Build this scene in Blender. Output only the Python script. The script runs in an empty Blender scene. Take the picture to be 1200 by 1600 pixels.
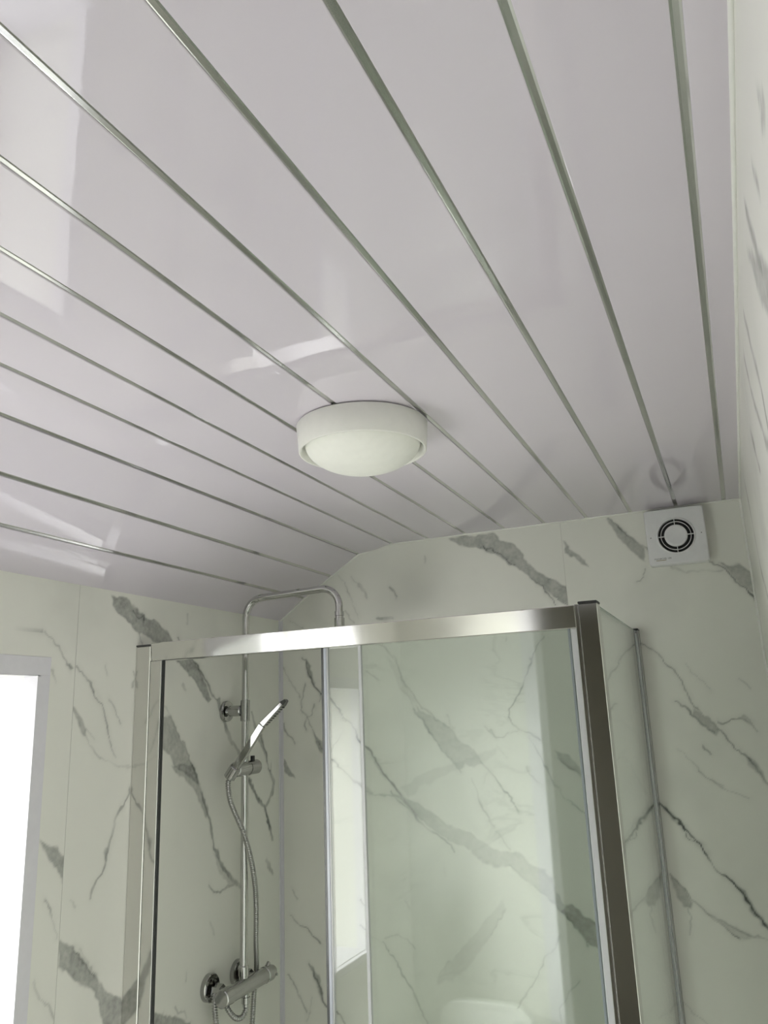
import bpy, math, random
import numpy as np
from mathutils import Matrix, Vector

random.seed(7)
S = bpy.context.scene
COL = S.collection
PI = math.pi

# ------------------------------------------------------------------ camera, world, exposure
ZC = 1.88                      # height of the phone above the floor
cam_d = bpy.data.cameras.new('camera')
cam = bpy.data.objects.new('camera', cam_d)
COL.objects.link(cam)
cam_d.sensor_fit = 'VERTICAL'
cam_d.sensor_height = 36.0
cam_d.lens = 36.0 * 1238.43 / 1600.0
cam_d.clip_start = 0.01
right = Vector((0.91421514, 0.40347533, -0.03766076))
down = Vector((-0.13520465, 0.21609622, -0.96696542))
fwd = Vector((-0.38200834, 0.88910634, 0.25211018))
cam.matrix_world = Matrix((
    (right.x, -down.x, -fwd.x, 0.0),
    (right.y, -down.y, -fwd.y, 0.0),
    (right.z, -down.z, -fwd.z, ZC),
    (0, 0, 0, 1)))
S.camera = cam

world = bpy.data.worlds.new('overcast_sky')
S.world = world
world.use_nodes = True
bg = world.node_tree.nodes['Background']
wn, wl = world.node_tree.nodes, world.node_tree.links
sky = wn.new('ShaderNodeTexSky')               # hazy bright sky, sun veiled on the far side of the window
sky.sky_type = 'HOSEK_WILKIE'
sky.turbidity = 5.0
sky.ground_albedo = 0.5
sky.sun_direction = Vector((-0.45, 0.62, 0.45)).normalized()
hs_ = wn.new('ShaderNodeHueSaturation')
hs_.inputs['Saturation'].default_value = 0.30
wl.new(sky.outputs['Color'], hs_.inputs['Color'])
wl.new(hs_.outputs['Color'], bg.inputs['Color'])
bg.inputs['Strength'].default_value = 4.0

S.view_settings.view_transform = 'Standard'
S.view_settings.look = 'None'
S.view_settings.gamma = 1.0
S.view_settings.use_curve_mapping = False
S.view_settings.exposure = 0.12

# diffuse daylight entering by the window, from the bright side of the sky just outside its pane
day_d = bpy.data.lights.new('window_daylight', 'AREA')
day_d.shape = 'RECTANGLE'
day_d.size, day_d.size_y = 1.00, 1.05
day_d.energy = 78.0
day_d.spread = 2.2
day_d.color = (0.97, 0.985, 1.0)
day = bpy.data.objects.new('window_daylight', day_d)
COL.objects.link(day)
day.location = (-1.98, 0.92, 1.80)
day.rotation_euler = (0, -PI / 2 + 0.58, -0.5)    # comes down from the bright side of the sky

# sun behind thin cloud: a broad soft source on the same bearing as the bright part of the sky
sun_d = bpy.data.lights.new('sun', 'SUN')
sun_d.energy = 45.0
sun_d.angle = math.radians(50)
sun_d.color = (1.0, 0.985, 0.95)
sun = bpy.data.objects.new('sun', sun_d)
COL.objects.link(sun)
sun.rotation_euler = Vector((0.46, -0.62, -0.27)).to_track_quat('-Z', 'Y').to_euler()

cy = S.cycles
cy.max_bounces = 14
cy.diffuse_bounces = 6
cy.glossy_bounces = 8
cy.transmission_bounces = 8
cy.transparent_max_bounces = 24
cy.caustics_reflective = True
cy.sample_clamp_indirect = 1.8
cy.use_denoising = True
cy.use_adaptive_sampling = False
cy.use_guiding = True

# ------------------------------------------------------------------ key dimensions (metres)
XL, XR = -1.402, 0.073         # left and right wall faces
YB, YF = 2.330, -0.120         # back wall (fan) and wall behind the camera
HC = ZC + 0.550                # flat ceiling
YG = 1.619                     # front face of the shower enclosure
ZTRAY = 0.06
PITCH = 0.1253
WIN = (0.360, 1.313, 1.060, 2.004)   # window opening y0 y1 z0 z1

# ceiling cross-section: plank joints from the right wall to the left wall
JX = [(XR, HC)] + [(0.0262 - PITCH * k, HC) for k in range(9)]
JX += [(-1.097, ZC + 0.5295), (-1.201, ZC + 0.4655), (-1.304, ZC + 0.4015), (XL, ZC + 0.3305)]


def ceil_z(x):
    for (xa, za), (xb, zb) in zip(JX[:-1], JX[1:]):
        if xb <= x <= xa:
            return za + (zb - za) * (xa - x) / (xa - xb)
    return HC if x > 0 else JX[-1][1]


# ------------------------------------------------------------------ materials
def new_mat(name):
    m = bpy.data.materials.new(name)
    m.use_nodes = True
    nt = m.node_tree
    return m, nt, nt.nodes, nt.links, nt.nodes['Principled BSDF']


def plain(name, col, rough=0.4, metal=0.0, spec=0.5, grain=0.04, scale=60.0):
    m, nt, N, L, b = new_mat(name)
    tc = N.new('ShaderNodeTexCoord')
    nz = N.new('ShaderNodeTexNoise')
    nz.inputs['Scale'].default_value = scale
    nz.inputs['Detail'].default_value = 3
    mx = N.new('ShaderNodeMix')
    mx.data_type = 'RGBA'
    mx.inputs['A'].default_value = (*[c * (1 - grain) for c in col], 1)
    mx.inputs['B'].default_value = (*[min(1, c * (1 + grain)) for c in col], 1)
    L.new(tc.outputs['Object'], nz.inputs['Vector'])
    L.new(nz.outputs['Fac'], mx.inputs['Factor'])
    L.new(mx.outputs['Result'], b.inputs['Base Color'])
    b.inputs['Roughness'].default_value = rough
    b.inputs['Metallic'].default_value = metal
    b.inputs['Specular IOR Level'].default_value = spec
    return m


def math_node(N, L, op, a, b=None, c=None):
    n = N.new('ShaderNodeMath')
    n.operation = op
    for i, v in enumerate((a, b, c)):
        if v is None:
            continue
        if isinstance(v, (int, float)):
            n.inputs[i].default_value = v
        else:
            L.new(v, n.inputs[i])
    return n.outputs[0]


def marble(name, procedural):
    m, nt, N, L, b = new_mat(name)
    tc = N.new('ShaderNodeTexCoord')
    cl = N.new('ShaderNodeTexNoise')                 # soft clouding of the stone print
    cl.inputs['Scale'].default_value = 2.6
    cl.inputs['Detail'].default_value = 4
    L.new(tc.outputs['Object'], cl.inputs['Vector'])
    cr = N.new('ShaderNodeMapRange')
    cr.interpolation_type = 'SMOOTHSTEP'
    cr.inputs['From Min'].default_value = 0.50
    cr.inputs['From Max'].default_value = 0.80
    cr.inputs['To Max'].default_value = 0.16
    L.new(cl.outputs['Fac'], cr.inputs['Value'])
    if procedural:
        mp = N.new('ShaderNodeMapping')
        mp.inputs['Rotation'].default_value = (0.5, 0.7, 0.6)
        mp.inputs['Scale'].default_value = (1.0, 1.0, 2.2)
        L.new(tc.outputs['Object'], mp.inputs['Vector'])
        vn = N.new('ShaderNodeTexNoise')
        vn.inputs['Scale'].default_value = 1.3
        vn.inputs['Detail'].default_value = 7
        vn.inputs['Roughness'].default_value = 0.55
        vn.inputs['Distortion'].default_value = 0.6
        L.new(mp.outputs['Vector'], vn.inputs['Vector'])
        d = math_node(N, L, 'ABSOLUTE', math_node(N, L, 'SUBTRACT', vn.outputs['Fac'], 0.52))
        r1 = N.new('ShaderNodeMapRange')
        r1.interpolation_type = 'SMOOTHSTEP'
        r1.inputs['From Min'].default_value = 0.0
        r1.inputs['From Max'].default_value = 0.016
        r1.inputs['To Min'].default_value = 0.6
        r1.inputs['To Max'].default_value = 0.0
        L.new(d, r1.inputs['Value'])
        vm = N.new('ShaderNodeTexNoise')
        vm.inputs['Scale'].default_value = 2.1
        vm.inputs['Detail'].default_value = 2
        L.new(tc.outputs['Object'], vm.inputs['Vector'])
        vs = N.new('ShaderNodeMapRange')
        vs.inputs['From Min'].default_value = 0.45
        vs.inputs['From Max'].default_value = 0.62
        L.new(vm.outputs['Fac'], vs.inputs['Value'])
        vein = math_node(N, L, 'MULTIPLY', r1.outputs[0], vs.outputs[0])
    else:
        at = N.new('ShaderNodeAttribute')
        at.attribute_name = 'vein'
        fn = N.new('ShaderNodeTexNoise')             # fine mottling inside the veins
        fn.inputs['Scale'].default_value = 85
        fn.inputs['Detail'].default_value = 4
        L.new(tc.outputs['Object'], fn.inputs['Vector'])
        f2 = math_node(N, L, 'MULTIPLY_ADD', fn.outputs['Fac'], 0.7, 0.65)
        vein = math_node(N, L, 'MULTIPLY', at.outputs['Fac'], f2)
    v = math_node(N, L, 'ADD', vein, cr.outputs[0])
    v.node.use_clamp = True
    mx = N.new('ShaderNodeMix')
    mx.data_type = 'RGBA'
    mx.inputs['A'].default_value = (0.785, 0.785, 0.725, 1)
    mx.inputs['B'].default_value = (0.115, 0.125, 0.115, 1)
    L.new(v, mx.inputs['Factor'])
    L.new(mx.outputs['Result'], b.inputs['Base Color'])
    b.inputs['Roughness'].default_value = 0.22
    b.inputs['Specular IOR Level'].default_value = 0.4
    return m


def ceiling_pvc():
    """High-gloss PVC: mirror clear, its face rippled along the hollow cores inside the plank."""
    m, nt, N, L, b = new_mat('gloss_pvc_ceiling')
    tc = N.new('ShaderNodeTexCoord')
    sep = N.new('ShaderNodeSeparateXYZ')
    L.new(tc.outputs['Object'], sep.inputs[0])
    nz = N.new('ShaderNodeTexNoise')
    nz.inputs['Scale'].default_value = 7
    nz.inputs['Detail'].default_value = 2
    L.new(tc.outputs['Object'], nz.inputs['Vector'])
    ph = math_node(N, L, 'MULTIPLY_ADD', sep.outputs['X'], 2 * PI / 0.0085, 0.0)
    ph = math_node(N, L, 'MULTIPLY_ADD', nz.outputs['Fac'], 14.0, ph)
    si = math_node(N, L, 'SINE', ph)
    si = math_node(N, L, 'MULTIPLY', si, 0.0022)
    cb = N.new('ShaderNodeCombineXYZ')
    L.new(si, cb.inputs['X'])
    n2 = N.new('ShaderNodeTexNoise')
    n2.inputs['Scale'].default_value = 11
    n2.inputs['Detail'].default_value = 3
    mp = N.new('ShaderNodeMapping')
    mp.inputs['Scale'].default_value = (2.2, 0.6, 1.0)
    L.new(tc.outputs['Object'], mp.inputs['Vector'])
    L.new(mp.outputs['Vector'], n2.inputs['Vector'])
    c2 = N.new('ShaderNodeVectorMath')
    c2.operation = 'SUBTRACT'
    c2.inputs[1].default_value = (0.5, 0.5, 0.5)
    L.new(n2.outputs['Color'], c2.inputs[0])
    c3 = N.new('ShaderNodeVectorMath')
    c3.operation = 'MULTIPLY_ADD'
    c3.inputs[1].default_value = (0.011, 0.007, 0.0)
    L.new(c2.outputs[0], c3.inputs[0])
    L.new(cb.outputs[0], c3.inputs[2])
    ge = N.new('ShaderNodeNewGeometry')
    ad = N.new('ShaderNodeVectorMath')
    ad.operation = 'ADD'
    L.new(ge.outputs['Normal'], ad.inputs[0])
    L.new(c3.outputs[0], ad.inputs[1])
    no = N.new('ShaderNodeVectorMath')
    no.operation = 'NORMALIZE'
    L.new(ad.outputs[0], no.inputs[0])
    L.new(no.outputs[0], b.inputs['Normal'])
    b.inputs['Base Color'].default_value = (0.675, 0.63, 0.695, 1)
    b.inputs['Roughness'].default_value = 0.006
    b.inputs['Specular IOR Level'].default_value = 1.0
    b.inputs['IOR'].default_value = 1.62
    return m


def clear_glass(name, tint, gloss_tint=(1, 1, 1), f0=0.045):
    """Thin clear pane: straight-through light with an angle-dependent mirror on each face."""
    m = bpy.data.materials.new(name)
    m.use_nodes = True
    nt = m.node_tree
    N, L = nt.nodes, nt.links
    N.remove(N['Principled BSDF'])
    out = N['Material Output']
    tr = N.new('ShaderNodeBsdfTransparent')
    tr.inputs['Color'].default_value = (*tint, 1)
    gl = N.new('ShaderNodeBsdfGlossy')
    gl.inputs['Roughness'].default_value = 0.0
    gl.inputs['Color'].default_value = (*gloss_tint, 1)
    lw = N.new('ShaderNodeLayerWeight')
    p = math_node(N, L, 'POWER', lw.outputs['Facing'], 5.0)
    lw.inputs['Blend'].default_value = 0.5
    f = math_node(N, L, 'MULTIPLY_ADD', p, 1 - f0, f0)
    mix = N.new('ShaderNodeMixShader')
    L.new(f, mix.inputs[0])
    L.new(tr.outputs[0], mix.inputs[1])
    L.new(gl.outputs[0], mix.inputs[2])
    L.new(mix.outputs[0], out.inputs['Surface'])
    return m


M = {
    'marble': marble('marble_panel', False),
    'marble_gen': marble('marble_panel_plain', True),
    'ceil': ceiling_pvc(),
    'chrome': plain('polished_chrome', (0.55, 0.55, 0.54), 0.05, 1.0, grain=0.01),
    'chrome_dark': plain('chrome_fittings', (0.43, 0.43, 0.42), 0.08, 1.0, grain=0.01),
    'strip': plain('chrome_strip_foil', (0.60, 0.605, 0.59), 0.16, 1.0, grain=0.03),
    'alu': plain('polished_aluminium', (0.70, 0.695, 0.67), 0.10, 1.0, grain=0.01),
    'alu_dark': plain('satin_aluminium', (0.44, 0.445, 0.44), 0.2, 1.0, grain=0.01),  # darker and rougher than the polished aluminium
    'pvc': plain('white_pvc_trim', (0.72, 0.71, 0.745), 0.22),
    'plastic': plain('white_plastic', (0.76, 0.76, 0.77), 0.28),
    'lamp': plain('white_lamp_body', (0.80, 0.80, 0.755), 0.35),
    'opal': plain('opal_glass', (0.86, 0.865, 0.81), 0.6, spec=0.3),
    'silicone': plain('white_sealant', (0.80, 0.80, 0.755), 0.45),
    'black': plain('black_plastic', (0.012, 0.012, 0.012), 0.5),
    'dark_seal': plain('dark_rubber_seal', (0.035, 0.037, 0.036), 0.35),
    'grey_seal': plain('grey_clear_seal', (0.40, 0.42, 0.47), 0.25),
    'pale_seal_sheen': plain('pale_seal_and_sheen', (0.46, 0.47, 0.47), 0.2),  # own tone of the edge seals; a painted reflection on the fixed jamb
    'ceramic': plain('white_ceramic', (0.82, 0.82, 0.78), 0.12),
    'floor': plain('grey_vinyl_floor', (0.62, 0.60, 0.55), 0.4, grain=0.06, scale=9),
    'ground': plain('paving_outside', (0.45, 0.445, 0.42), 0.9, grain=0.15, scale=3),
    'plaster': plain('wall_core', (0.5, 0.48, 0.45), 0.8),
    'hall': plain('hall_paint', (0.36, 0.345, 0.29), 0.8),
    'ink': plain('gold_ink', (0.30, 0.245, 0.13), 0.5),
    'grey_ink': plain('grey_ink', (0.16, 0.16, 0.15), 0.5),
    'glass': clear_glass('shower_glass', (0.945, 0.965, 0.95), f0=0.08),
    'winglass': clear_glass('window_glass', (0.97, 0.98, 0.975)),
    'glass_edge': plain('green_glass_edge', (0.30, 0.40, 0.35), 0.1),
}


# ------------------------------------------------------------------ mesh helpers
class MB:
    def __init__(self):
        self.v, self.f, self.s = [], [], []

    def add(self, vs, fs, smooth=False):
        o = len(self.v)
        self.v += [tuple(p) for p in vs]
        self.f += [tuple(i + o for i in q) for q in fs]
        self.s += [smooth] * len(fs)
        return self

    def box(self, x0, x1, y0, y1, z0, z1, bev=0.0):
        if bev <= 0:
            vs = [(x, y, z) for z in (z0, z1) for y in (y0, y1) for x in (x0, x1)]
            fs = [(0, 2, 3, 1), (4, 5, 7, 6), (0, 1, 5, 4), (2, 6, 7, 3), (0, 4, 6, 2), (1, 3, 7, 5)]
            return self.add(vs, fs)
        b = bev                                       # chamfered box
        lo, hi = (x0, y0, z0), (x1, y1, z1)
        vs, idx = [], {}
        for sx in (0, 1):
            for sy in (0, 1):
                for sz in (0, 1):
                    for ax in range(3):
                        p = []
                        for k, s in enumerate((sx, sy, sz)):
                            e = hi[k] if s else lo[k]
                            if k != ax:
                                e += -b if s else b
                            p.append(e)
                        idx[(sx, sy, sz, ax)] = len(vs)
                        vs.append(tuple(p))
        fs = []
        for ax in range(3):
            u, w = [k for k in range(3) if k != ax]
            for s in (0, 1):
                q = []
                for (a, c) in ((0, 0), (1, 0), (1, 1), (0, 1)):
                    t = [0, 0, 0]
                    t[ax], t[u], t[w] = s, a, c
                    q.append(idx[(*t, ax)])
                fs.append(tuple(q))
        for ax in range(3):                           # edge chamfers run along ax
            u, w = [k for k in range(3) if k != ax]
            for a in (0, 1):
                for c in (0, 1):
                    t0, t1 = [0, 0, 0], [0, 0, 0]
                    t0[ax], t1[ax] = 0, 1
                    for t in (t0, t1):
                        t[u], t[w] = a, c
                    fs.append((idx[(*t0, u)], idx[(*t1, u)], idx[(*t1, w)], idx[(*t0, w)]))
        for sx in (0, 1):
            for sy in (0, 1):
                for sz in (0, 1):
                    fs.append(tuple(idx[(sx, sy, sz, k)] for k in range(3)))
        return self.add(vs, fs)

    def tube(self, pts, rad, seg=20, cap=True, up=None):
        pts = [Vector(p) for p in pts]
        n = len(pts)
        rr = rad if isinstance(rad, (list, tuple)) else [rad] * n
        t = []
        for i in range(n):
            d = pts[min(i + 1, n - 1)] - pts[max(i - 1, 0)]
            t.append(d.normalized() if d.length > 1e-9 else Vector((0, 0, 1)))
        a = Vector(up) if up else (Vector((0, 0, 1)) if abs(t[0].z) < 0.9 else Vector((1, 0, 0)))
        nrm = (a - t[0] * a.dot(t[0])).normalized()
        vs = []
        for i in range(n):
            nrm = (nrm - t[i] * nrm.dot(t[i])).normalized()
            bi = t[i].cross(nrm)
            for k in range(seg):
                an = 2 * PI * k / seg
                vs.append(pts[i] + (nrm * math.cos(an) + bi * math.sin(an)) * rr[i])
        fs = []
        for i in range(n - 1):
            for k in range(seg):
                k2 = (k + 1) % seg
                fs.append((i * seg + k, i * seg + k2, (i + 1) * seg + k2, (i + 1) * seg + k))
        self.add(vs, fs, True)
        if cap:
            self.add(vs[:seg], [tuple(reversed(range(seg)))])
            self.add(vs[-seg:], [tuple(range(seg))])
        return self

    def turned(self, p0, axis, prof, seg=40):
        """Surface of revolution; prof = [(along, radius, sharp)] from p0 along axis."""
        p0, ax = Vector(p0), Vector(axis).normalized()
        a = Vector((0, 0, 1)) if abs(ax.z) < 0.9 else Vector((1, 0, 0))
        u = (a - ax * a.dot(ax)).normalized()
        w = ax.cross(u)
        ring = lambda h, r: [p0 + ax * h + (u * math.cos(2 * PI * k / seg) + w * math.sin(2 * PI * k / seg)) * r for k in range(seg)]
        for i in range(len(prof) - 1):
            (h0, r0), (h1, r1) = prof[i][:2], prof[i + 1][:2]
            vs = ring(h0, r0) + ring(h1, r1)
            fs = [(k, (k + 1) % seg, seg + (k + 1) % seg, seg + k) for k in range(seg)]
            self.add(vs, fs, True)
        return self

    def cyl(self, p0, p1, r, seg=32, bev=0.0):
        d = Vector(p1) - Vector(p0)
        h = d.length
        b = bev
        prof = [(0, 0), (0, r - b)] + ([(b, r), (h - b, r)] if b > 0 else [(0, r), (h, r)]) + [(h, r - b), (h, 0)]
        if b <= 0:
            prof = [(0, 0), (0, r), (h, r), (h, 0)]
        return self.turned(p0, d, prof, seg)

    def build(self, name, mat, parent=None, weld=False):
        off = Vector((0, 0, 0))
        p = parent
        while p is not None:
            off += p.location
            p = p.parent
        me = bpy.data.meshes.new(name)
        me.from_pydata([tuple(Vector(q) - off) for q in self.v], [], self.f)
        me.polygons.foreach_set('use_smooth', self.s)
        me.materials.append(M[mat] if isinstance(mat, str) else mat)
        me.update()
        if weld:
            import bmesh
            bm = bmesh.new()
            bm.from_mesh(me)
            bmesh.ops.remove_doubles(bm, verts=bm.verts, dist=1e-6)
            bmesh.ops.recalc_face_normals(bm, faces=bm.faces)
            bm.to_mesh(me)
            bm.free()
        o = bpy.data.objects.new(name, me)
        COL.objects.link(o)
        if parent:
            o.parent = parent
        return o


def tag(o, label=None, cat=None, group=None, kind=None):
    for k, v in (('label', label), ('category', cat), ('group', group), ('kind', kind)):
        if v:
            o[k] = v
    return o


def root(name, loc, label, cat, group=None):
    o = bpy.data.objects.new(name, None)
    o.empty_display_size = 0.05
    o.location = loc
    COL.objects.link(o)
    return tag(o, label, cat, group)


def structure(o, label=None):
    return tag(o, label, kind='structure')


def smooth_path(ctrl, step):
    """Catmull-Rom through the control points, resampled at an even step."""
    c = [Vector(p) for p in ctrl]
    c = [c[0] * 2 - c[1]] + c + [c[-1] * 2 - c[-2]]
    dense = []
    for i in range(1, len(c) - 2):
        p0, p1, p2, p3 = c[i - 1:i + 3]
        for k in range(40):
            t = k / 40
            dense.append(0.5 * ((2 * p1) + (p2 - p0) * t + (2 * p0 - 5 * p1 + 4 * p2 - p3) * t * t + (3 * p1 - p0 - 3 * p2 + p3) * t ** 3))
    dense.append(c[-2])
    out, acc = [dense[0]], 0.0
    for a, b in zip(dense[:-1], dense[1:]):
        d = (b - a).length
        while acc + d >= step:
            r = (step - acc) / d
            a = a + (b - a) * r
            out.append(a)
            d = (b - a).length
            acc = 0.0
            if d < 1e-9:
                break
        acc += d
    return out


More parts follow.
